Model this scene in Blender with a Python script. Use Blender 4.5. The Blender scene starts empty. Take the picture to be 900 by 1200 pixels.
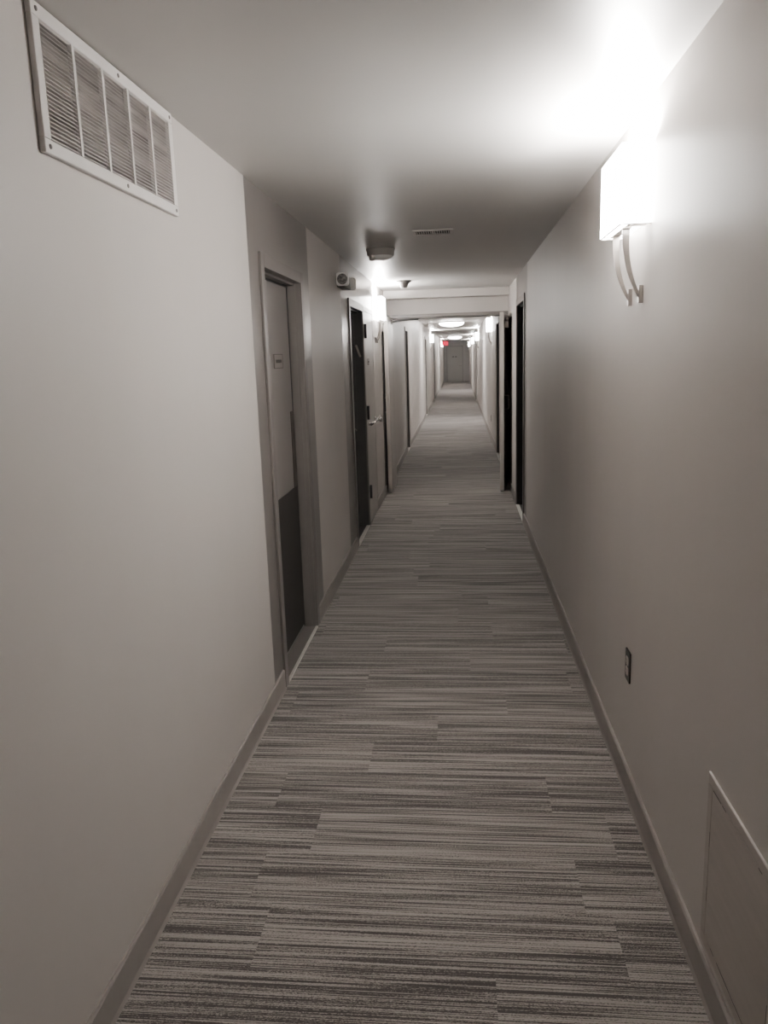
import bpy, bmesh, math, random
from mathutils import Vector, Matrix

random.seed(7)
scene = bpy.context.scene
COL = scene.collection

# ------------------------------------------------------------------ dimensions (metres)
WL, WR, H = -0.883, 0.599, 2.355          # left wall, right wall, ceiling height
Y0, Y1 = -5.0, 46.0                       # corridor ends
TH = 0.22                                 # wall thickness
HB = 0.10                                 # baseboard height

# ------------------------------------------------------------------ materials
def new_mat(name):
    m = bpy.data.materials.new(name); m.use_nodes = True
    nt = m.node_tree
    return m, nt, nt.nodes['Principled BSDF']

def mat(name, rgb, rough=0.5, metal=0.0, spec=0.5, var=0.0, vscale=20.0, bump=0.0, bscale=300.0,
        stretch=(1, 1, 1), emit=0.0, ecol=None):
    m, nt, b = new_mat(name)
    b.inputs['Roughness'].default_value = rough
    b.inputs['Metallic'].default_value = metal
    b.inputs['Specular IOR Level'].default_value = spec
    tc = nt.nodes.new('ShaderNodeTexCoord')
    mp = nt.nodes.new('ShaderNodeMapping'); mp.inputs['Scale'].default_value = stretch
    nt.links.new(tc.outputs['Object'], mp.inputs['Vector'])
    n = nt.nodes.new('ShaderNodeTexNoise'); n.inputs['Scale'].default_value = vscale
    n.inputs['Detail'].default_value = 4
    nt.links.new(mp.outputs[0], n.inputs['Vector'])
    r = nt.nodes.new('ShaderNodeValToRGB')
    lo = [c * (1 - var) for c in rgb]; hi = [min(1, c * (1 + var)) for c in rgb]
    r.color_ramp.elements[0].position = 0.3; r.color_ramp.elements[1].position = 0.7
    r.color_ramp.elements[0].color = (*lo, 1); r.color_ramp.elements[1].color = (*hi, 1)
    nt.links.new(n.outputs['Fac'], r.inputs['Fac'])
    nt.links.new(r.outputs['Color'], b.inputs['Base Color'])
    if bump > 0:
        n2 = nt.nodes.new('ShaderNodeTexNoise'); n2.inputs['Scale'].default_value = bscale
        n2.inputs['Detail'].default_value = 2
        nt.links.new(mp.outputs[0], n2.inputs['Vector'])
        bp = nt.nodes.new('ShaderNodeBump'); bp.inputs['Strength'].default_value = bump
        bp.inputs['Distance'].default_value = 0.002
        nt.links.new(n2.outputs['Fac'], bp.inputs['Height'])
        nt.links.new(bp.outputs['Normal'], b.inputs['Normal'])
    if emit > 0:
        b.inputs['Emission Color'].default_value = (*(ecol or rgb), 1)
        b.inputs['Emission Strength'].default_value = emit
    return m

M = {}
M['wall'] = mat('wall_paint', (0.57, 0.538, 0.514), 0.46, spec=0.4, var=0.02, vscale=3, bump=0.10, bscale=220, stretch=(1, 1, 0.35))
M['band'] = mat('accent_paint', (0.185, 0.170, 0.161), 0.28, var=0.03, vscale=3, bump=0.08, bscale=220, stretch=(1, 1, 0.35))
M['endwall'] = mat('end_wall_paint', (0.46, 0.455, 0.45), 0.5, var=0.03, vscale=3)
M['end_door'] = mat('end_door_paint', (0.40, 0.395, 0.385), 0.45, var=0.03, vscale=3)
M['end_frame'] = mat('end_frame_paint', (0.30, 0.295, 0.29), 0.5, var=0.03, vscale=3)
M['ceil'] = mat('ceiling_paint', (0.60, 0.583, 0.565), 0.40, var=0.015, vscale=2, bump=0.05, bscale=120)
M['base'] = mat('baseboard_vinyl', (0.30, 0.277, 0.26), 0.45, var=0.05, vscale=12)
M['frame'] = mat('door_frame_paint', (0.185, 0.170, 0.161), 0.36, var=0.03, vscale=6)
M['leaf'] = mat('door_paint', (0.225, 0.209, 0.199), 0.30, var=0.03, vscale=4, bump=0.05, bscale=150, stretch=(1, 1, 0.2))
M['closet'] = mat('closet_door_paint', (0.42, 0.395, 0.37), 0.35, var=0.03, vscale=4)
M['kick'] = mat('kick_plate_steel', (0.030, 0.028, 0.026), 0.5, spec=0.25, var=0.15, vscale=30, stretch=(1, 1, 6))
M['charcoal'] = mat('charcoal_paint', (0.095, 0.092, 0.09), 0.38, var=0.08, vscale=6)
M['black'] = mat('black_paint', (0.030, 0.029, 0.029), 0.42, var=0.1, vscale=6)
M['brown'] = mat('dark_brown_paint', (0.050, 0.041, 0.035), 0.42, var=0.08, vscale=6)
M['farjamb'] = mat('far_jamb_paint', (0.13, 0.115, 0.103), 0.42, var=0.08, vscale=6)
M['fireleaf'] = mat('fire_door_paint', (0.45, 0.425, 0.40), 0.35, var=0.02, vscale=4)
M['white'] = mat('white_enamel', (0.80, 0.775, 0.75), 0.35, var=0.02, vscale=10)
M['louver'] = mat('louver_enamel', (0.62, 0.59, 0.57), 0.4, var=0.16, vscale=5, stretch=(1, 1, 7))
M['dark'] = mat('dark_cavity', (0.02, 0.018, 0.017), 0.8, var=0.2, vscale=15)
M['filter'] = mat('grille_filter', (0.55, 0.52, 0.50), 0.9, var=0.55, vscale=5, stretch=(0.3, 0.5, 6))
M['nickel'] = mat('brushed_nickel', (0.52, 0.49, 0.46), 0.28, metal=1.0, var=0.08, vscale=60, stretch=(1, 1, 0.1))
M['alu'] = mat('threshold_aluminium', (0.86, 0.84, 0.81), 0.3, metal=0.0, var=0.05, vscale=40)
M['alu_dim'] = mat('threshold_grey', (0.66, 0.63, 0.60), 0.4, var=0.08, vscale=40)  # greyer strip for the nearest left door
M['bezel'] = mat('bezel_white', (0.93, 0.91, 0.89), 0.3, var=0.02, vscale=40)
M['bronze'] = mat('outlet_plate_bronze', (0.035, 0.026, 0.022), 0.4, metal=0.3, var=0.1, vscale=40)
M['recept'] = mat('outlet_face', (0.62, 0.58, 0.55), 0.4, var=0.03, vscale=40)
M['panel'] = mat('access_panel_paint', (0.455, 0.42, 0.388), 0.45, var=0.05, vscale=8, stretch=(1, 0.5, 5))
M['panel_edge_lit'] = mat('access_panel_lit_edge', (0.78, 0.75, 0.72), 0.4, var=0.02, vscale=8)  # pale colour stands for light caught on the top edge
M['grey'] = mat('grey_plastic', (0.20, 0.19, 0.18), 0.45, var=0.04, vscale=20)
M['lens'] = mat('lamp_lens', (0.30, 0.285, 0.27), 0.2, metal=0.3, var=0.75, vscale=45)
M['alarm'] = mat('alarm_plastic', (0.36, 0.34, 0.325), 0.45, var=0.04, vscale=20)
M['chrome'] = mat('polished_chrome', (0.78, 0.76, 0.74), 0.15, metal=1.0, var=0.03, vscale=40)
M['sign'] = mat('sign_plate', (0.24, 0.22, 0.20), 0.35, var=0.03, vscale=20)
M['ink'] = mat('sign_ink', (0.05, 0.045, 0.042), 0.5, var=0.1, vscale=50)
M['tag'] = mat('tag_plastic', (0.46, 0.40, 0.37), 0.4, var=0.05, vscale=40)
M['clear'] = mat('alarm_lens', (0.95, 0.94, 0.92), 0.1, var=0.02, vscale=40)
M['shade'] = mat('glowing_fabric_shade', (0.85, 0.83, 0.80), 0.7, var=0.01, vscale=80, emit=52.0, ecol=(1.0, 0.965, 0.925))
M['diffuser'] = mat('glowing_diffuser', (0.85, 0.83, 0.80), 0.6, var=0.01, vscale=80, emit=26.0, ecol=(1.0, 0.965, 0.925))
M['dome'] = mat('glowing_glass_dome', (0.85, 0.84, 0.82), 0.4, var=0.01, vscale=80, emit=60.0, ecol=(1.0, 0.975, 0.945))
M['bulb'] = mat('glowing_bulb', (0.9, 0.88, 0.85), 0.4, var=0.01, vscale=80, emit=200.0, ecol=(1.0, 0.95, 0.90))
M['exit'] = mat('exit_red', (0.45, 0.005, 0.03), 0.5, var=0.02, vscale=30, emit=0.75, ecol=(1.0, 0.0, 0.07))
M['exit_letter'] = mat('exit_letter_red', (0.6, 0.08, 0.10), 0.5, var=0.02, vscale=30, emit=1.1, ecol=(1.0, 0.06, 0.14))

def carpet():
    m, nt, b = new_mat('striped_carpet_planks')
    N = nt.nodes; Lk = nt.links.new
    def math_(op, a=None, c=None, clamp=False):
        n = N.new('ShaderNodeMath'); n.operation = op; n.use_clamp = clamp
        for i, v in enumerate((a, c)):
            if v is None: continue
            if isinstance(v, (int, float)): n.inputs[i].default_value = v
            else: Lk(v, n.inputs[i])
        return n.outputs[0]
    tc = N.new('ShaderNodeTexCoord'); sp = N.new('ShaderNodeSeparateXYZ'); Lk(tc.outputs['Object'], sp.inputs[0])
    x, y = sp.outputs['X'], sp.outputs['Y']
    row = math_('FLOOR', math_('DIVIDE', y, 0.25))
    wn = N.new('ShaderNodeTexWhiteNoise'); wn.noise_dimensions = '1D'; Lk(row, wn.inputs['W'])
    xo = math_('ADD', x, wn.outputs['Value'])
    colm = math_('FLOOR', xo)
    pid = N.new('ShaderNodeCombineXYZ'); Lk(row, pid.inputs[0]); Lk(colm, pid.inputs[1])
    wn2 = N.new('ShaderNodeTexWhiteNoise'); wn2.noise_dimensions = '3D'; Lk(pid.outputs[0], wn2.inputs['Vector'])
    pr = math_('MULTIPLY', wn2.outputs['Value'], 60.0)
    def stripes(sx, sy, det, off):
        cv = N.new('ShaderNodeCombineXYZ')
        Lk(math_('MULTIPLY', x, sx), cv.inputs[0]); Lk(math_('MULTIPLY', y, sy), cv.inputs[1]); Lk(math_('ADD', pr, off), cv.inputs[2])
        n = N.new('ShaderNodeTexNoise'); n.inputs['Scale'].default_value = 1.0
        n.inputs['Detail'].default_value = det; n.inputs['Roughness'].default_value = 0.55
        Lk(cv.outputs[0], n.inputs['Vector']); return n.outputs['Fac']
    fine = stripes(2.2, 330, 1.0, 0.0)         # single yarn rows
    bandn = stripes(0.8, 40, 3.0, 11.0)        # groups of dark rows
    yarn = stripes(210, 420, 1.0, 23.0)        # tuft speckle that breaks rows
    cut = stripes(1.6, 120, 1.0, 37.0)
    # fine*1.0 + band*1.2 + speckle
    s = math_('ADD', math_('MULTIPLY', fine, 1.5), math_('MULTIPLY', bandn, 1.05))
    s = math_('ADD', s, math_('MULTIPLY', yarn, 0.75))
    s = math_('ADD', s, math_('MULTIPLY', cut, 0.75))
    # per-plank tone
    s = math_('ADD', s, math_('MULTIPLY', math_('SUBTRACT', wn2.outputs['Value'], 0.5), 0.10))
    r = N.new('ShaderNodeValToRGB'); e = r.color_ramp.elements
    mp = N.new('ShaderNodeMapRange'); Lk(s, mp.inputs['Value'])
    mp.inputs['From Min'].default_value = 1.78; mp.inputs['From Max'].default_value = 2.36
    Lk(mp.outputs[0], r.inputs['Fac'])
    e[0].position = 0.0; e[0].color = (0.045, 0.038, 0.036, 1)
    e[1].position = 1.0; e[1].color = (0.38, 0.352, 0.333, 1)
    for p, c in ((0.25, (0.055, 0.048, 0.046, 1)), (0.38, (0.125, 0.113, 0.107, 1)), (0.50, (0.29, 0.265, 0.248, 1)), (0.75, (0.335, 0.309, 0.29, 1))):
        q = e.new(p); q.color = c
    Lk(r.outputs['Color'], b.inputs['Base Color'])
    b.inputs['Roughness'].default_value = 0.95; b.inputs['Specular IOR Level'].default_value = 0.15
    b.inputs['Sheen Weight'].default_value = 0.25; b.inputs['Sheen Roughness'].default_value = 0.6
    bp = N.new('ShaderNodeBump'); bp.inputs['Strength'].default_value = 0.2; bp.inputs['Distance'].default_value = 0.002
    Lk(s, bp.inputs['Height']); Lk(bp.outputs['Normal'], b.inputs['Normal'])
    return m
M['carpet'] = carpet()

# ------------------------------------------------------------------ mesh helpers
def box(bm, a, b, mi=0):
    x0, x1 = sorted((a[0], b[0])); y0, y1 = sorted((a[1], b[1])); z0, z1 = sorted((a[2], b[2]))
    v = [bm.verts.new((x, y, z)) for x in (x0, x1) for y in (y0, y1) for z in (z0, z1)]
    for f in ((0, 1, 3, 2), (4, 6, 7, 5), (0, 4, 5, 1), (2, 3, 7, 6), (0, 2, 6, 4), (1, 5, 7, 3)):
        fc = bm.faces.new([v[i] for i in f]); fc.material_index = mi

def cyl(bm, p0, p1, r0, r1=None, n=20, caps=True):
    p0, p1 = Vector(p0), Vector(p1); r1 = r0 if r1 is None else r1
    d = (p1 - p0).normalized(); q = d.to_track_quat('Z', 'Y')
    rings = []
    for p, r in ((p0, r0), (p1, r1)):
        rings.append([bm.verts.new(p + q @ Vector((r * math.cos(2 * math.pi * i / n), r * math.sin(2 * math.pi * i / n), 0))) for i in range(n)])
    for i in range(n):
        f = bm.faces.new((rings[0][i], rings[0][(i + 1) % n], rings[1][(i + 1) % n], rings[1][i])); f.smooth = True
    if caps:
        bm.faces.new(rings[0][::-1]); bm.faces.new(rings[1])

def lathe(bm, prof, axis_o, axis_d, n=32):
    """prof: list of (radius, height along axis)"""
    o = Vector(axis_o); q = Vector(axis_d).normalized().to_track_quat('Z', 'Y'); rings = []
    for r, h in prof:
        if r < 1e-6: rings.append([bm.verts.new(o + q @ Vector((0, 0, h)))])
        else: rings.append([bm.verts.new(o + q @ Vector((r * math.cos(2 * math.pi * i / n), r * math.sin(2 * math.pi * i / n), h))) for i in range(n)])
    for a, b in zip(rings, rings[1:]):
        for i in range(n):
            j = (i + 1) % n
            if len(a) == 1 and len(b) == 1: continue
            if len(a) == 1: f = bm.faces.new((a[0], b[j], b[i]))
            elif len(b) == 1: f = bm.faces.new((a[i], a[j], b[0]))
            else: f = bm.faces.new((a[i], a[j], b[j], b[i]))
            f.smooth = True

def tube(bm, pts, r, n=10):
    pts = [Vector(p) for p in pts]; rings = []
    for i, p in enumerate(pts):
        d = (pts[min(i + 1, len(pts) - 1)] - pts[max(i - 1, 0)]).normalized()
        ref = Vector((0, 0, 1)) if abs(d.z) < 0.9 else Vector((0, 1, 0))
        s = d.cross(ref).normalized(); t = s.cross(d).normalized()
        rings.append([bm.verts.new(p + s * r * math.cos(2 * math.pi * k / n) + t * r * math.sin(2 * math.pi * k / n)) for k in range(n)])
    for a, b in zip(rings, rings[1:]):
        for k in range(n):
            f = bm.faces.new((a[k], a[(k + 1) % n], b[(k + 1) % n], b[k])); f.smooth = True
    bm.faces.new(rings[0][::-1]); bm.faces.new(rings[-1])

def ribbon(bm, pts, width_dir, w, t):
    """flat strip swept along pts: width w along width_dir, thickness t across"""
    pts = [Vector(p) for p in pts]; wd = Vector(width_dir).normalized(); rings = []
    for i, p in enumerate(pts):
        d = (pts[min(i + 1, len(pts) - 1)] - pts[max(i - 1, 0)]).normalized()
        s = d.cross(wd).normalized()
        rings.append([bm.verts.new(p + wd * a * w / 2 + s * c * t / 2) for a, c in ((-1, -1), (1, -1), (1, 1), (-1, 1))])
    for a, b in zip(rings, rings[1:]):
        for k in range(4):
            f = bm.faces.new((a[k], a[(k + 1) % 4], b[(k + 1) % 4], b[k]))
    bm.faces.new(rings[0][::-1]); bm.faces.new(rings[-1])

def rrect(bm, o, ux, uy, w, h, r, depth, n=6):
    """rounded rectangle plate, centre o, axes ux, uy, extruded by depth along ux x uy"""
    o, ux, uy = Vector(o), Vector(ux).normalized(), Vector(uy).normalized(); nz = ux.cross(uy)
    pts = []
    for cx, cy, a0 in ((1, 1, 0), (-1, 1, 90), (-1, -1, 180), (1, -1, 270)):
        for k in range(n + 1):
            a = math.radians(a0 + 90 * k / n)
            pts.append((cx * (w / 2 - r) + r * math.cos(a), cy * (h / 2 - r) + r * math.sin(a)))
    lo = [bm.verts.new(o + ux * a + uy * b) for a, b in pts]
    hi = [bm.verts.new(o + ux * a + uy * b + nz * depth) for a, b in pts]
    k = len(pts)
    for i in range(k): bm.faces.new((lo[i], lo[(i + 1) % k], hi[(i + 1) % k], hi[i]))
    bm.faces.new(lo[::-1]); bm.faces.new(hi)

def obj(name, bm, mats, parent=None, bevel=0.0, label=None, cat=None, group=None, kind=None, seg=2):
    bmesh.ops.recalc_face_normals(bm, faces=bm.faces[:])
    me = bpy.data.meshes.new(name); bm.to_mesh(me); bm.free()
    for m in (mats if isinstance(mats, (list, tuple)) else [mats]): me.materials.append(m)
    o = bpy.data.objects.new(name, me); COL.objects.link(o)
    if parent is not None:
        o.parent = parent
        root = parent
        while root.parent is not None: root = root.parent
        o.matrix_parent_inverse = Matrix.Identity(4)
        off = Vector((0, 0, 0)); q = parent
        while q is not None:
            off += q.location; q = q.parent
        o.data.transform(Matrix.Translation(-off))
    if bevel > 0:
        md = o.modifiers.new('soft_edges', 'BEVEL'); md.width = bevel; md.segments = seg; md.limit_method = 'ANGLE'
    tag(o, label, cat, group, kind)
    return o

def tag(o, label=None, cat=None, group=None, kind=None):
    if label: o['label'] = label
    if cat: o['category'] = cat
    if group: o['group'] = group
    if kind: o['kind'] = kind

def thing(name, loc, label, cat, group=None, kind=None):
    o = bpy.data.objects.new(name, None); COL.objects.link(o); o.location = loc; o.empty_display_size = 0.05
    tag(o, label, cat, group, kind); return o

def B(*boxes):
    bm = bmesh.new()
    for a, b in boxes: box(bm, a, b)
    return bm

# ------------------------------------------------------------------ doorways (along the walls)
DOOR_H = 2.03
LEFT = dict(d1=(3.57, 4.42, 2.025), d2=(6.40, 7.25, 2.02), d3=(7.34, 8.02, 2.03), d4=(13.02, 13.62, 2.02),
            d5=(20.5, 21.38, 2.02), d6=(27.85, 28.73, 2.02), d7=(35.4, 36.28, 2.02))
RIGHT = dict(d8=(7.32, 8.20, 2.07), d9=(11.66, 12.62, 2.05), d10=(26.6, 27.48, 2.05), d11=(35.3, 36.18, 2.05))

def side_wall(name, X, sgn, doors, bands):
    """slab with real openings; material 0 wall paint, 1 accent paint (bands of wall around doors)"""
    cuts = sorted({Y0, Y1, *[v for d in doors for v in d[:2]], *[v for b in bands for v in b]})
    bm = bmesh.new()
    for a, b in zip(cuts, cuts[1:]):
        mid = (a + b) / 2
        mi = 1 if any(p <= mid <= q for p, q in bands) else 0
        z0 = 0.0
        for d in doors:
            if d[0] < mid < d[1]: z0 = d[2]
        box(bm, (X, a, z0), (X + sgn * TH, b, H), mi)
    bmesh.ops.remove_doubles(bm, verts=bm.verts[:], dist=1e-5)
    return obj(name, bm, [M['wall'], M['band']], kind='structure')

side_wall('wall_left', WL, -1, list(LEFT.values()), [(3.35, 4.70), (5.99, 8.09)])
side_wall('wall_right', WR, 1, list(RIGHT.values()), [(7.06, 8.34)])
obj('wall_far', B(((WL - TH, Y1, 0), (WR + TH, Y1 + 0.15, H))), M['endwall'], kind='structure')
obj('wall_back', B(((WL - TH, Y0 - 0.15, 0), (WR + TH, Y0, H))), M['wall'], kind='structure')
obj('floor', B(((WL - TH, Y0 - 0.15, -0.12), (WR + TH, Y1 + 0.15, 0))), M['carpet'], kind='structure')
obj('ceiling', B(((WL - TH, Y0 - 0.15, H), (WR + TH, Y1 + 0.15, H + 0.15))), M['ceil'], kind='structure')

# transom wall over the fire doors, with a deeper header at the ceiling
bm = bmesh.new()
box(bm, (WL, 9.70, 2.09), (WR, 9.86, H)); box(bm, (WL, 9.46, 2.265), (WR, 9.70, H))
obj('wall_transom', bm, M['wall'], kind='structure')
# steel frame of the fire doors: head and two jambs
bm = bmesh.new()
box(bm, (WL, 9.685, 2.05), (WR, 9.875, 2.09)); box(bm, (WL, 9.70, 0), (WL + 0.035, 9.86, 2.05)); box(bm, (WR - 0.035, 9.70, 0), (WR, 9.86, 2.05))
box(bm, (WL + 0.035, 9.76, 0), (WL + 0.05, 9.80, 2.05)); box(bm, (WR - 0.05, 9.76, 0), (WR - 0.035, 9.80, 2.05)); box(bm, (WL + 0.05, 9.76, 2.035), (WR - 0.05, 9.80, 2.05))
obj('trim_1', bm, M['frame'], kind='structure')
# dark panels added on the wall in the gap where the open fire doors park
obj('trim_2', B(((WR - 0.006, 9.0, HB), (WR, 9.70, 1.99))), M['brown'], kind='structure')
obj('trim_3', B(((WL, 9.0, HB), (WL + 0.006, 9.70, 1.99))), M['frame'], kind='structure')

def baseboard(name, X, sgn, spans):
    bm = bmesh.new()
    for a, b in spans:
        # small cove profile
        prof = [(0, 0), (0.016, 0), (0.011, 0.012), (0.010, HB - 0.006), (0.006, HB), (0, HB)]
        v = [[bm.verts.new((X - sgn * p, y, z)) for p, z in prof] for y in (a, b)]
        k = len(prof)
        for i in range(k): bm.faces.new((v[0][i], v[0][(i + 1) % k], v[1][(i + 1) % k], v[1][i]))
        bm.faces.new(v[0]); bm.faces.new(v[1][::-1])
    obj(name, bm, M['base'], kind='structure')

def spans(doors, pad=0.055):
    ys = [Y0]; out = []
    for a, b, _ in sorted(doors): out.append((ys[-1], a - pad)); ys.append(b + pad)
    out.append((ys[-1], Y1)); return [s for s in out if s[1] - s[0] > 0.03]
baseboard('baseboard_left', WL, -1, spans(LEFT.values()))
baseboard('baseboard_right', WR, 1, spans(RIGHT.values()))

# ------------------------------------------------------------------ doors
def lever(parent, P, u, z, d, toward, m=None, name='door_handle'):
    """lever handle: rose on the leaf at depth d, neck into the corridor, lever pointing along the wall"""
    bm = bmesh.new()
    cyl(bm, P(u, d, z), P(u, d - 0.012, z), 0.028, n=24)
    cyl(bm, P(u, d - 0.012, z), P(u, d - 0.055, z), 0.011, n=14)
    tube(bm, [P(u, d - 0.052, z), P(u + toward * 0.02, d - 0.058, z), P(u + toward * 0.07, d - 0.060, z), P(u + toward * 0.115, d - 0.056, z)], 0.010, 12)
    h = obj(name, bm, m or M['chrome'], parent)
    bm = bmesh.new(); cyl(bm, P(u, d, z + 0.10), P(u, d - 0.016, z + 0.10), 0.022, n=20)
    obj('deadbolt', bm, m or M['nickel'], parent)
    return h

def door(name, side, span, label, leaf_mat, frame_mat, reveal_mat, depth=0.10, handle=None, thresh=M['alu'], casing=0.05, cat='door'):
    """side L/R; local: u along corridor, d into the wall (negative = into corridor), z up"""
    a, b, zt = span
    X, s = (WL, -1) if side == 'L' else (WR, 1)
    P = lambda u, d, z: (X + s * d, u, z)
    root = thing(name, (X, (a + b) / 2, 0), label, cat, kind='structure')
    bm = bmesh.new()
    j = 0.012
    for u0, u1 in ((a - casing, a + j), (b - j, b + casing)):
        box(bm, P(u0, -0.012, 0), P(u1, 0.0, zt + casing))
    box(bm, P(a + j, -0.012, zt - j), P(b - j, 0.0, zt + casing))
    obj('door_frame', bm, frame_mat, root, bevel=0.002)
    bm = bmesh.new()   # jamb reveals and stops inside the opening
    for u0, u1, q in ((a, a + j, 1), (b - j, b, -1)):
        box(bm, P(u0, 0.0, 0), P(u1, TH, zt - j))
        e = u1 if q > 0 else u0
        box(bm, P(e, depth + 0.047, 0), P(e + q * 0.014, depth + 0.085, zt - j))
        if depth > 0.06: box(bm, P(e, depth - 0.050, 0), P(e + q * 0.004, depth - 0.012, zt - j))
    box(bm, P(a, 0.0, zt - j), P(b, TH, zt))
    box(bm, P(a + j, depth + 0.047, zt - j - 0.014), P(b - j, depth + 0.085, zt - j))
    if depth > 0.06: box(bm, P(a + j, 0.030, zt - j - 0.012), P(b - j, depth - 0.012, zt - j))
    obj('door_jamb', bm, reveal_mat, root)
    lf = obj('door_leaf', B((P(a + j + 0.004, depth, 0.012), P(b - j - 0.004, depth + 0.045, zt - j - 0.004 - (0.012 if depth > 0.06 else 0)))), leaf_mat, root, bevel=0.002)
    if thresh:
        bm = bmesh.new()
        tw = 0.022 if thresh is M['alu'] else 0.003
        box(bm, P(a + j, -0.012, 0), P(b - j, tw, 0.007))
        obj('threshold', bm, thresh, root)
        obj('sill', B((P(a + j, tw, 0), P(b - j, TH, 0.005))), reveal_mat, root)
    if handle:
        u, z, t = handle
        lever(lf, P, u, z, depth, t)
    return root, lf, P

def name_plate(lf, P, u, z, d, w, h):
    pl = obj('name_plate', B((P(u - w / 2, d - 0.004, z - h / 2), P(u + w / 2, d, z + h / 2))), M['sign'], lf, bevel=0.001)
    bm = bmesh.new()   # dark border and an unreadable row of dark print
    e = 0.003
    for u0, u1, z0, z1 in ((-w / 2, w / 2, h / 2 - e, h / 2), (-w / 2, w / 2, -h / 2, -h / 2 + e), (-w / 2, -w / 2 + e, -h / 2, h / 2), (w / 2 - e, w / 2, -h / 2, h / 2)):
        box(bm, P(u + u0, d - 0.005, z + z0), P(u + u1, d - 0.004, z + z1))
    n = 9; x0 = -w * 0.30
    for i in range(n):
        ww = w * 0.045; xx = x0 + i * w * 0.073
        hh = h * random.uniform(0.10, 0.14)
        box(bm, P(u + xx, d - 0.005, z - hh), P(u + xx + ww, d - 0.004, z + hh))
    obj('print', bm, M['ink'], pl)

# near left door with tall kick plate
r1, lf1, P1 = door('door_1', 'L', LEFT['d1'], 'taupe recessed door with tall dark kick plate, nearest door on the left wall', M['leaf'], M['frame'], M['frame'], depth=0.072, thresh=M['alu_dim'])
obj('kick_plate', B((P1(3.60, 0.068, 0.03), P1(4.392, 0.072, 0.875))), M['kick'], lf1)
obj('latch_guard', B((P1(4.33, 0.068, 0.875), P1(4.40, 0.072, 1.31))), M['brown'], lf1)
obj('gap_shade', B((P1(4.395, 0.068, 0.012), P1(4.4085, 0.074, 2.0))), M['black'], r1)  # black strips set in the leaf gap to stand for its shade
obj('gap_shade', B((P1(3.59, 0.068, 1.992), P1(4.40, 0.074, 2.001))), M['black'], r1)
name_plate(lf1, P1, 4.10, 1.592, 0.072, 0.20, 0.075)
# black apartment door
r2, lf2, P2 = door('door_2', 'L', LEFT['d2'], 'black recessed door with silver lever on the left wall, beside the narrow closet door', M['black'], M['frame'], M['charcoal'], depth=0.125, handle=(7.14, 0.94, -1))
# narrow closet door hinged flush with the wall
r3, lf3, P3 = door('door_3', 'L', LEFT['d3'], 'narrow pale closet door with three dark hinges and chrome lever', M['closet'], M['closet'], M['charcoal'], depth=-0.010, thresh=False, casing=0.03)
for z in (0.32, 1.08, 1.835):
    bm = bmesh.new(); cyl(bm, P3(7.325, -0.022, z - 0.065), P3(7.325, -0.022, z + 0.065), 0.012, n=12)
    box(bm, P3(7.315, -0.020, z - 0.06), P3(7.352, -0.0102, z + 0.06))
    obj('hinge', bm, M['black'], lf3)
bm = bmesh.new()    # push bar across the leaf with a lever boss at the latch side
cyl(bm, P3(7.395, -0.010, 0.965), P3(7.395, -0.038, 0.965), 0.013, n=16)
tube(bm, [P3(7.375, -0.042, 0.965), P3(7.60, -0.046, 0.965), P3(7.93, -0.050, 0.965)], 0.013, 14)
obj('push_bar', bm, M['chrome'], lf3)
bm = bmesh.new()
cyl(bm, P3(7.95, -0.010, 0.965), P3(7.95, -0.022, 0.965), 0.036, n=24); cyl(bm, P3(7.95, -0.022, 0.965), P3(7.95, -0.058, 0.965), 0.015, n=16)
lathe(bm, [(0, 0), (0.020, 0.002), (0.026, 0.012), (0.024, 0.024), (0.012, 0.032), (0, 0.033)], P3(7.95, -0.055, 0.965), (1, 0, 0), 20)
tube(bm, [P3(7.95, -0.060, 0.965), P3(7.948, -0.062, 1.012)], 0.008, 10)
obj('door_knob', bm, M['chrome'], lf3)
name_plate(lf3, P3, 7.56, 1.553, -0.010, 0.11, 0.06)
door('door_4', 'L', LEFT['d4'], 'dark door on the left wall, first one beyond the open fire doors', M['charcoal'], M['wall'], M['farjamb'], depth=0.11, handle=(13.53, 0.94, -1))
door('door_5', 'L', LEFT['d5'], 'dark door on the left wall, second one beyond the fire doors', M['charcoal'], M['wall'], M['farjamb'], depth=0.11)
door('door_6', 'L', LEFT['d6'], 'dark door on the left wall, third one beyond the fire doors', M['charcoal'], M['wall'], M['farjamb'], depth=0.11)
door('door_7', 'L', LEFT['d7'], 'dark door on the left wall, last one before the end wall', M['charcoal'], M['wall'], M['farjamb'], depth=0.11)
door('door_8', 'R', RIGHT['d8'], 'black recessed door on the right wall just before the fire doors', M['black'], M['frame'], M['black'], depth=0.125, handle=(7.43, 0.94, 1))
door('door_9', 'R', RIGHT['d9'], 'dark brown door on the right wall, first one beyond the fire doors', M['brown'], M['wall'], M['brown'], depth=0.11)
door('door_10', 'R', RIGHT['d10'], 'dark door on the right wall, second one beyond the fire doors', M['brown'], M['wall'], M['farjamb'], depth=0.11)
door('door_11', 'R', RIGHT['d11'], 'dark door on the right wall, last one before the end wall', M['brown'], M['wall'], M['farjamb'], depth=0.11)

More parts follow.
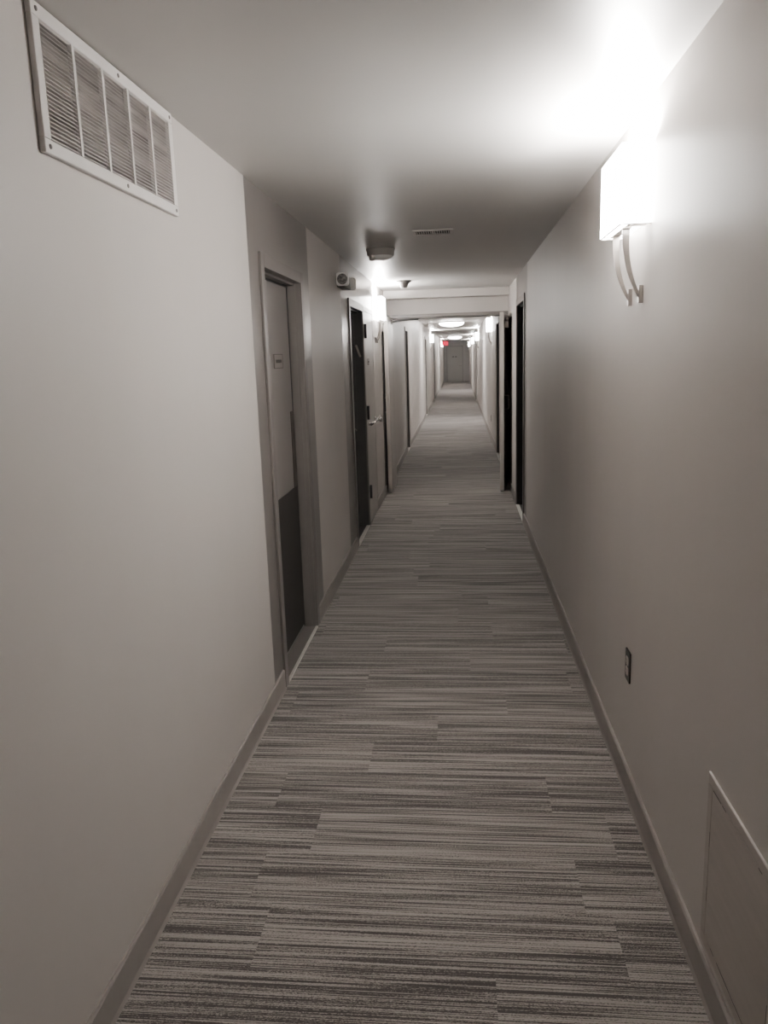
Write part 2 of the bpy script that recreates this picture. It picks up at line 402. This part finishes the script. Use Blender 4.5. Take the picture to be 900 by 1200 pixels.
# door in the end wall
fx0, fx1, fz = -0.665, 0.195, 2.02
r12 = thing('door_12', ((fx0 + fx1) / 2, Y1, 0), 'grey door in the end wall of the corridor', 'door', kind='structure')
bm = bmesh.new()
box(bm, (fx0 - 0.05, Y1 - 0.03, 0), (fx0, Y1, fz + 0.05)); box(bm, (fx1, Y1 - 0.03, 0), (fx1 + 0.05, Y1, fz + 0.05)); box(bm, (fx0, Y1 - 0.03, fz), (fx1, Y1, fz + 0.05))
obj('door_frame', bm, M['end_frame'], r12, bevel=0.002)
lf12 = obj('door_leaf', B(((fx0 + 0.012, Y1 - 0.012, 0.012), (fx1 - 0.012, Y1, fz - 0.012))), M['end_door'], r12)
PF = lambda u, d, z: (u, Y1 + d, z)
lever(lf12, PF, 0.12, 0.93, -0.012, -1)
bm = bmesh.new()
for u in (-0.38, -0.22): box(bm, (u, Y1 - 0.016, 1.42), (u + 0.10, Y1 - 0.012, 1.47))
obj('name_plate', bm, M['ink'], lf12)
obj('kick_plate', B(((fx0 + 0.03, Y1 - 0.015, 0.03), (fx1 - 0.03, Y1 - 0.012, 0.30))), M['end_door'], lf12)

# open fire doors: leading edges towards the camera, parked along the walls
def fire_door(name, label, xa, xb, s):
    """s = direction from the leaf to its wall"""
    y0, y1 = 8.98, 9.67
    root = thing(name, ((xa + xb) / 2, y1, 0), label, 'fire door', kind='structure')
    lf = obj('door_leaf', B(((xa, y0, 0.014), (xb, y1, 2.043))), M['fireleaf'], root, bevel=0.003)
    face = xb if s > 0 else xa
    bm = bmesh.new(); x = face
    tube(bm, [(x, 9.10, 0.955), (x + s * 0.035, 9.10, 0.957), (x + s * 0.050, 9.10, 0.975), (x + s * 0.050, 9.10, 1.10), (x + s * 0.035, 9.10, 1.118), (x, 9.10, 1.12)], 0.009, 10)
    obj('pull_handle', bm, M['nickel'], lf)
    bm = bmesh.new(); box(bm, (face, 9.05, 0.89), (face + s * 0.002, 9.15, 1.19)); obj('pull_plate', bm, M['nickel'], lf)
    bm = bmesh.new(); box(bm, (face, 9.0, 0.02), (face + s * 0.004, 9.64, 0.20)); obj('kick_plate', bm, M['black'], lf)
    c = obj('door_closer', B(((face, 9.03, 1.875), (face + s * 0.045, 9.22, 1.945))), M['grey'], lf, bevel=0.006)
    bm = bmesh.new(); tube(bm, [(face + s * 0.025, 9.18, 1.946), (face + s * 0.025, 9.18, 1.966), (face + s * 0.012, 9.36, 1.985), (face, 9.50, 2.00)], 0.009, 8)
    obj('closer_arm', bm, M['charcoal'], c)
    for z in (0.25, 1.03, 1.82):
        bm = bmesh.new(); cyl(bm, (face - s * 0.006, y1 + 0.006, z - 0.055), (face - s * 0.006, y1 + 0.006, z + 0.055), 0.006, n=12)
        obj('hinge', bm, M['nickel'], lf)
    # stay arm across the head of the frame
    inner = xa if s > 0 else xb
    if s < 0:
        bm = bmesh.new(); tube(bm, [(inner, 9.52, 2.00), (inner + 0.02, 9.52, 2.005), (inner + 0.16, 9.60, 2.022), (inner + 0.31, 9.70, 2.030)], 0.010, 8)
        box(bm, (inner, 9.44, 1.975), (inner + 0.014, 9.60, 2.025))
        obj('stay_arm', bm, M['charcoal'], lf)
    return root
fire_door('door_13', 'pale fire door leaf held open along the left wall', -0.848, -0.800, -1)
fire_door('door_14', 'pale fire door leaf held open along the right wall', 0.545, 0.592, 1).rotation_euler.z = math.radians(-7.1)

# ------------------------------------------------------------------ wall sconces
def sconce(side, yc, label, group='wall sconces along the corridor', power=176.0):
    X, s = (WR, -1) if side == 'R' else (WL, 1)      # s: out of the wall
    zb, zt, hw, dp = 1.980, 2.215, 0.172, 0.096
    root = thing('wall_sconce', (X, yc, zb), label, 'wall light', group)
    P = lambda u, o, z: (X + s * o, yc + u, z)
    t = 0.004
    bm = bmesh.new()
    box(bm, P(-hw, dp - t, zb), P(hw, dp, zt))
    box(bm, P(-hw, 0.004, zb), P(-hw + t, dp - t, zt)); box(bm, P(hw - t, 0.004, zb), P(hw, dp - t, zt))
    obj('lamp_shade', bm, M['shade'], root)
    obj('diffuser', B((P(-hw + t, 0.005, zb + 0.010), P(hw - t, dp - t, zb + 0.013))), M['diffuser'], root)
    bp_ = obj('back_plate', B((P(-0.11, 0.0, zb + 0.016), P(0.11, 0.012, zb + 0.17))), M['white'], root, bevel=0.002)
    bm = bmesh.new()  # bottom bracket carrying the shade
    box(bm, P(-0.105, 0.046, zb - 0.004), P(0.105, 0.074, zb + 0.002)); box(bm, P(-0.168, 0.006, zb + 0.002), P(-0.150, 0.090, zb + 0.006)); box(bm, P(0.150, 0.006, zb + 0.002), P(0.168, 0.090, zb + 0.006))
    box(bm, P(-0.168, 0.052, zb + 0.002), P(0.168, 0.064, zb + 0.005))
    box(bm, P(-hw + 0.006, 0.004, zb + 0.002), P(-0.092, 0.050, zb + 0.007))
    obj('bracket', bm, M['nickel'], root)
    bm = bmesh.new()  # thin wire rim along the lower edge
    box(bm, P(-hw - 0.001, dp - 0.003, zb - 0.003), P(hw + 0.001, dp + 0.001, zb)); box(bm, P(-hw - 0.001, 0.002, zb - 0.003), P(-hw + 0.003, dp - 0.003, zb)); box(bm, P(hw - 0.003, 0.002, zb - 0.003), P(hw + 0.001, dp - 0.003, zb))
    obj('shade_rim', bm, M['nickel'], root)
    for q in (-1, 1):
        u = q * 0.080
        bm = bmesh.new(); prev = None; n = 20
        for k in range(n + 1):
            f = k / n
            z = zb - 0.002 - f * 0.222
            of = 0.010 + 0.060 * (1 - f ** 2.3); ob = of - (0.024 - 0.014 * f)
            cur = [bm.verts.new(P(u + e, max(o, 0.001), z)) for e, o in ((-0.003, of), (0.003, of), (0.003, ob), (-0.003, ob))]
            if prev:
                for i in range(4): bm.faces.new((prev[i], prev[(i + 1) % 4], cur[(i + 1) % 4], cur[i]))
            else: bm.faces.new(cur)
            prev = cur
        bm.faces.new(prev[::-1])
        ar = obj('arm', bm, M['nickel'], root)
        bm = bmesh.new()
        box(bm, P(u - 0.009, 0.0, zb - 0.236), P(u + 0.009, 0.014, zb - 0.178))
        obj('foot', bm, M['nickel'], ar, bevel=0.002)
    for u in (-0.105, 0.105):
        bm = bmesh.new()
        lathe(bm, [(0.0, -0.03), (0.012, -0.028), (0.013, 0.0), (0.022, 0.025), (0.024, 0.045), (0.016, 0.066), (0.0, 0.072)], P(u, 0.048, zb + 0.125), (0, 0, 1), 16)
        bl = obj('bulb', bm, M['bulb'], root)
        ld = bpy.data.lights.new('sconce_glow', 'POINT'); ld.energy = power / 2; ld.shadow_soft_size = 0.012; ld.color = (1.0, 0.94, 0.888)
        lo = bpy.data.objects.new('sconce_glow', ld); COL.objects.link(lo); lo.parent = bl
        lo.location = Vector(P(u, 0.048, zt - 0.024)) - Vector((X, yc, zb))
    return root
sconce('R', 2.760, 'glowing white box wall sconce, nearest one on the right wall')
sconce('L', 8.45, 'glowing wall sconce on the left wall between closet door and fire door')
sconce('R', 14.55, 'glowing wall sconce on the right wall, first one beyond the fire doors')
sconce('R', 24.0, 'glowing wall sconce on the right wall, second one beyond the fire doors')
sconce('R', 32.0, 'glowing wall sconce on the right wall, third one beyond the fire doors')
sconce('R', 42.5, 'glowing wall sconce on the right wall, last one before the end wall')
sconce('L', 24.8, 'glowing wall sconce on the left wall, first one beyond the fire doors')
sconce('L', 39.5, 'glowing wall sconce on the left wall, last one before the end wall')

# ------------------------------------------------------------------ ceiling dome lights of the far corridor
def ceiling_light(y, label):
    x, r = -0.165, 0.30
    root = thing('ceiling_light', (x, y, H), label, 'ceiling light', 'round dome lights beyond the fire doors')
    bm = bmesh.new(); lathe(bm, [(0, 0), (r + 0.012, 0), (r + 0.012, 0.022), (r, 0.028), (0, 0.028)], (x, y, H), (0, 0, -1), 48); obj('base_ring', bm, M['nickel'], root)
    bm = bmesh.new(); lathe(bm, [(r - 0.006, 0.026), (r - 0.012, 0.05), (r * 0.82, 0.080), (r * 0.5, 0.104), (r * 0.2, 0.114), (0, 0.116)], (x, y, H), (0, 0, -1), 48); d = obj('glass_dome', bm, M['dome'], root)
    bm = bmesh.new(); lathe(bm, [(0.010, 0.112), (0.012, 0.122), (0.006, 0.132), (0, 0.133)], (x, y, H), (0, 0, -1), 16); obj('finial', bm, M['nickel'], d)
ceiling_light(18.9, 'round glowing dome light on the ceiling just beyond the fire doors')
ceiling_light(34.8, 'round glowing dome light on the ceiling near the end wall')

# ------------------------------------------------------------------ return air grille high on the left wall
def return_grille():
    y0, y1, z0, z1, t = 1.690, 2.492, 2.050, 2.349, 0.014
    x = WL
    root = thing('return_air_grille', (x, (y0 + y1) / 2, z0), 'white louvred return air grille high on the left wall', 'air vent')
    fr = 0.030; g = 0.011
    iy0, iy1, iz0, iz1 = y0 + fr, y1 - fr, z0 + fr, z1 - fr
    bm = bmesh.new()
    box(bm, (x, y0, z0), (x + t, y1, iz0)); box(bm, (x, y0, iz1), (x + t, y1, z1)); box(bm, (x, y0, iz0), (x + t, iy0, iz1)); box(bm, (x, iy1, iz0), (x + t, y1, iz1))
    fo = obj('frame', bm, M['white'], root, bevel=0.0025)
    w = (iy1 - iy0 - 4 * g) / 5
    obj('filter', B(((x + 0.0005, iy0, iz0), (x + 0.0025, iy1, iz1))), M['filter'], root)
    for c in range(5):
        a = iy0 + c * (w + g)
        bm = bmesh.new(); n = 27
        for k in range(n):
            zc = iz0 + (k + 0.5) * (iz1 - iz0) / n
            # blade tilted: outer edge lower
            pts = [(x + 0.0035, zc + 0.0050), (x + 0.0125, zc - 0.0030), (x + 0.0130, zc - 0.0020), (x + 0.0040, zc + 0.0058)]
            v = [[bm.verts.new((px, yy, pz)) for px, pz in pts] for yy in (a + 0.0015, a + w - 0.0015)]
            for i in range(4): bm.faces.new((v[0][i], v[0][(i + 1) % 4], v[1][(i + 1) % 4], v[1][i]))
            bm.faces.new(v[0]); bm.faces.new(v[1][::-1])
        obj('louver_bank', bm, M['louver'], root)
        if c < 4:
            obj('mullion', B(((x + 0.0025, a + w, iz0), (x + t - 0.0005, a + w + g, iz1))), M['white'], root)
    for yy in (y0 + 0.02, y0 + 0.42, y1 - 0.02):
        for zz in (z0 + 0.015, z1 - 0.015):
            bm = bmesh.new(); lathe(bm, [(0.0055, 0), (0.005, 0.002), (0.0, 0.003)], (x + t, yy, zz), (1, 0, 0), 14)
            obj('screw', bm, M['grey'], root)
return_grille()

# ------------------------------------------------------------------ outlets
def outlet(X, s, y, z, label):
    """s: out of the wall"""
    root = thing('power_outlet', (X, y, z - 0.057), label, 'power outlet')
    bm = bmesh.new(); rrect(bm, (X, y, z), (0, s, 0), (0, 0, 1), 0.072, 0.115, 0.005, 0.006)
    obj('cover_plate', bm, M['bronze'], root, bevel=0.0015)
    for q in (-1, 1):
        bm = bmesh.new(); rrect(bm, (X + s * 0.006, y, z + q * 0.0195), (0, s, 0), (0, 0, 1), 0.038, 0.032, 0.010, 0.0012)
        fc = obj('receptacle', bm, M['recept'], root)
        bm = bmesh.new()
        for dy in (-0.0065, 0.0065): box(bm, (X + s * 0.0085, y + dy - 0.001, z + q * 0.0195), (X + s * 0.0088, y + dy + 0.001, z + q * 0.0195 + 0.007))
        cyl(bm, (X + s * 0.0085, y, z + q * 0.0195 - 0.007), (X + s * 0.0088, y, z + q * 0.0195 - 0.007), 0.0024, n=10)
        obj('slots', bm, M['ink'], fc)
    bm = bmesh.new(); cyl(bm, (X + s * 0.006, y, z), (X + s * 0.0075, y, z), 0.003, n=10); obj('screw', bm, M['nickel'], root)
outlet(WR, -1, 2.70, 0.475, 'dark bronze double power outlet low on the right wall')
outlet(WR, -1, 14.95, 0.377, 'tiny power outlet low on the right wall beyond the fire doors')

# ------------------------------------------------------------------ access panel low on the right wall
def access_panel():
    y0, y1, z0, z1, x = 1.345, 1.783, 0.125, 0.586, WR
    root = thing('access_panel', (x, (y0 + y1) / 2, z0), 'painted square access panel low on the right wall, with its lit top edge painted pale', 'access panel')
    fr = 0.030
    bm = bmesh.new()
    box(bm, (x, y0, z0), (x - 0.005, y1, z0 + fr)); box(bm, (x, y0, z1 - fr), (x - 0.005, y1, z1 - 0.004)); box(bm, (x, y0, z0 + fr), (x - 0.005, y0 + fr, z1 - fr)); box(bm, (x, y1 - fr, z0 + fr), (x - 0.005, y1, z1 - fr))
    obj('frame', bm, M['panel'], root, bevel=0.002)
    obj('lit_top_edge', B(((x, y0, z1 - 0.004), (x - 0.0052, y1, z1))), M['panel_edge_lit'], root, bevel=0.001)
    obj('panel_door', B(((x, y0 + fr + 0.001, z0 + fr + 0.001), (x - 0.0046, y1 - fr - 0.001, z1 - fr - 0.001))), M['panel'], root, bevel=0.0008)
    e = 0.0011      # short open stretches of the painted-over gap
    for a, b in ((1.69, 1.745), (1.655, 1.68), (1.44, 1.46)):
        obj('gap', B(((x - 0.0050, a, z1 - fr - e), (x - 0.0053, b, z1 - fr + e))), M['ink'], root)
    for a, b in ((1.68, 1.705), (1.43, 1.66)):
        obj('gap', B(((x - 0.0050, a, z0 + fr - e * .8), (x - 0.0053, b, z0 + fr + e * .8))), M['ink'], root)
    for a, b in ((0.40, 0.44), (0.25, 0.29)):
        obj('gap', B(((x - 0.0050, y1 - fr - e * .7, a), (x - 0.0053, y1 - fr + e * .7, b))), M['ink'], root)
    obj('gap', B(((x - 0.0050, y0 + fr - e, 0.20), (x - 0.0053, y0 + fr + e, 0.31))), M['ink'], root)
access_panel()

# ------------------------------------------------------------------ emergency light on the left wall
def emergency_light():
    x = WL
    root = thing('emergency_wall_lamp', (x, 5.98, 2.11), 'twin-head emergency light on the left wall before the black door', 'emergency light')
    bm = bmesh.new(); rrect(bm, (x, 5.98, 2.155), (0, 1, 0), (0, 0, 1), 0.33, 0.095, 0.015, 0.058)
    obj('housing', bm, M['grey'], root, bevel=0.004)
    for q, yc in ((-1, 5.79), (1, 6.17)):
        bm = bmesh.new(); rrect(bm, (x + 0.050, yc, 2.158), (-q, 0, 0), (0, 0, 1), 0.092, 0.092, 0.018, 0.03)
        rrect(bm, (x + 0.050, yc + q * 0.001, 2.158), (q, 0, 0), (0, 0, 1), 0.070, 0.070, 0.016, 0.035)
        hd = obj('lamp_head', bm, M['bezel'], root, bevel=0.003)
        yf = yc + q * 0.0305
        bm = bmesh.new(); lathe(bm, [(0.038, -0.004), (0.038, 0.003), (0.0355, 0.005), (0.033, 0.003), (0.024, 0.006), (0, 0.008)], (x + 0.050, yf, 2.158), (0, q, 0), 28)
        obj('lens', bm, M['lens'], hd)
emergency_light()

# ------------------------------------------------------------------ ceiling alarm, detectors, supply vent
def ceiling_alarm():
    x, y, r = -0.550, 5.77, 0.103
    root = thing('ceiling_alarm', (x, y, H), 'round ceiling alarm with small knob, left of the ceiling vent', 'alarm')
    bm = bmesh.new(); lathe(bm, [(0, 0), (r, 0), (r, 0.014), (r - 0.004, 0.018), (r - 0.006, 0.046), (r - 0.010, 0.050), (0, 0.051)], (x, y, H), (0, 0, -1), 40); b = obj('base', bm, M['alarm'], root)
    bm = bmesh.new(); lathe(bm, [(r - 0.012, 0.050), (r - 0.020, 0.060), (r * 0.5, 0.076), (0, 0.082)], (x, y, H), (0, 0, -1), 40); obj('lens', bm, M['clear'], root)
    bm = bmesh.new(); lathe(bm, [(0.022, 0.050), (0.022, 0.078), (0.016, 0.087), (0, 0.089)], (x - 0.055, y - 0.068, H), (0, 0, -1), 20); obj('sensor', bm, M['alarm'], root)
ceiling_alarm()

def smoke_detector(x, y, label):
    root = thing('smoke_detector', (x, y, H), label, 'smoke detector')
    bm = bmesh.new(); lathe(bm, [(0, 0), (0.078, 0), (0.076, 0.012), (0.060, 0.020), (0, 0.020)], (x, y, H), (0, 0, -1), 32); obj('base', bm, M['grey'], root)
    bm = bmesh.new(); lathe(bm, [(0.060, 0.018), (0.046, 0.034), (0.036, 0.060), (0.030, 0.072), (0, 0.074)], (x, y, H), (0, 0, -1), 32); obj('sensing_chamber', bm, M['grey'], root)
smoke_detector(-0.553, 8.24, 'grey cone smoke detector on the ceiling before the transom')
smoke_detector(-0.55, 19.6, 'small cone smoke detector on the ceiling beyond the fire doors')

def ceiling_vent():
    x0, x1, y0, y1 = -0.280, -0.025, 5.0, 5.19
    root = thing('ceiling_vent', ((x0 + x1) / 2, (y0 + y1) / 2, H), 'small rectangular slotted supply vent in the ceiling', 'air vent')
    bm = bmesh.new(); f = 0.022; h = 0.008
    box(bm, (x0, y0, H - h), (x1, y0 + f, H)); box(bm, (x0, y1 - f, H - h), (x1, y1, H)); box(bm, (x0, y0 + f, H - h), (x0 + f, y1 - f, H)); box(bm, (x1 - f, y0 + f, H - h), (x1, y1 - f, H))
    xm = (x0 + x1) / 2; box(bm, (xm - 0.006, y0 + f, H - h), (xm + 0.006, y1 - f, H))
    obj('frame', bm, M['louver'], root, bevel=0.002)
    obj('cavity', B(((x0 + f, y0 + f, H - 0.001), (x1 - f, y1 - f, H))), M['dark'], root)
    for a, b in ((x0 + f, xm - 0.006), (xm + 0.006, x1 - f)):
        bm = bmesh.new(); n = 7
        for k in range(n):
            c = a + (k + 0.5) * (b - a) / n
            box(bm, (c - 0.0022, y0 + f, H - 0.0075), (c + 0.0022, y1 - f, H - 0.001))
        obj('vanes', bm, M['ceil'], root)
ceiling_vent()

# ------------------------------------------------------------------ exit sign, tag on the jamb
def exit_sign():
    x, y, z = -0.66, 38.5, 2.12
    root = thing('exit_sign', (x, y, z + 0.11), 'red glowing exit sign hanging near the end of the corridor', 'exit sign')
    h = obj('housing', B(((x - 0.15, y, z - 0.10), (x + 0.15, y + 0.05, z + 0.10))), M['exit'], root, bevel=0.004)
    obj('mount', B(((x - 0.04, y + 0.01, z + 0.10), (x + 0.04, y + 0.04, H))), M['white'], root)
    bm = bmesh.new(); w, hh, t = 0.05, 0.12, 0.014
    def seg(p0, p1): ribbon(bm, [(p0[0], y - 0.002, p0[1]), (p1[0], y - 0.002, p1[1])], (0, 1, 0), 0.004, t)
    cx = x - 0.105; zb, zt_ = z - hh / 2, z + hh / 2
    seg((cx - 0.02, zb), (cx - 0.02, zt_))                                  # E
    for zz in (zb, z, zt_): seg((cx - 0.02, zz), (cx + 0.022, zz))
    cx += 0.07; seg((cx - 0.024, zb), (cx + 0.024, zt_)); seg((cx - 0.024, zt_), (cx + 0.024, zb))   # X
    cx += 0.07; seg((cx, zb), (cx, zt_))                                    # I
    cx += 0.07; seg((cx, zb), (cx, zt_)); seg((cx - 0.026, zt_), (cx + 0.026, zt_))                  # T
    obj('lettering', bm, M['exit_letter'], h)
exit_sign()

bm = bmesh.new()   # slanted pale case on the far jamb of the black door
rrect(bm, (-0.925, 7.238, 1.655), (1, 0, 0.0), (0, 0, 1), 0.018, 0.115, 0.006, 0.012)
bmesh.ops.rotate(bm, verts=bm.verts[:], cent=Vector((-0.925, 7.238, 1.655)), matrix=Matrix.Rotation(math.radians(-20), 3, 'Y'))
obj('door_tag', bm, M['tag'], bevel=0.002, label='small pale tilted case on the jamb of the black left door', cat='tag')

# ------------------------------------------------------------------ world, camera, colour
w = bpy.data.worlds.new('dim_world'); scene.world = w; w.use_nodes = True
w.node_tree.nodes['Background'].inputs['Color'].default_value = (0.5, 0.48, 0.46, 1)
w.node_tree.nodes['Background'].inputs['Strength'].default_value = 0.15

yaw, pitch, roll, fpx = 0.10103288, 0.19881356, -0.03227543, 905.0
cy, sy, cp, sp_, cr, sr = math.cos(yaw), math.sin(yaw), math.cos(pitch), math.sin(pitch), math.cos(roll), math.sin(roll)
fwd = Vector((-sy * cp, cy * cp, -sp_)); rt = Vector((cy, sy, 0)); up = rt.cross(fwd)
r2 = cr * rt + sr * up; u2 = -sr * rt + cr * up
cam = bpy.data.cameras.new('camera'); co = bpy.data.objects.new('camera', cam); COL.objects.link(co)
cam.sensor_fit = 'VERTICAL'; cam.sensor_height = 36.0; cam.lens = fpx / 1200.0 * 36.0
cam.clip_start = 0.02; cam.clip_end = 200
m = Matrix((r2, u2, -fwd)).transposed().to_4x4(); m.translation = (0, 0, 1.6)
co.matrix_world = m
scene.camera = co

scene.view_settings.view_transform = 'AgX'
scene.view_settings.look = 'None'
scene.view_settings.exposure = 0.38
scene.cycles.max_bounces = 10
scene.cycles.diffuse_bounces = 6
scene.cycles.sample_clamp_indirect = 8
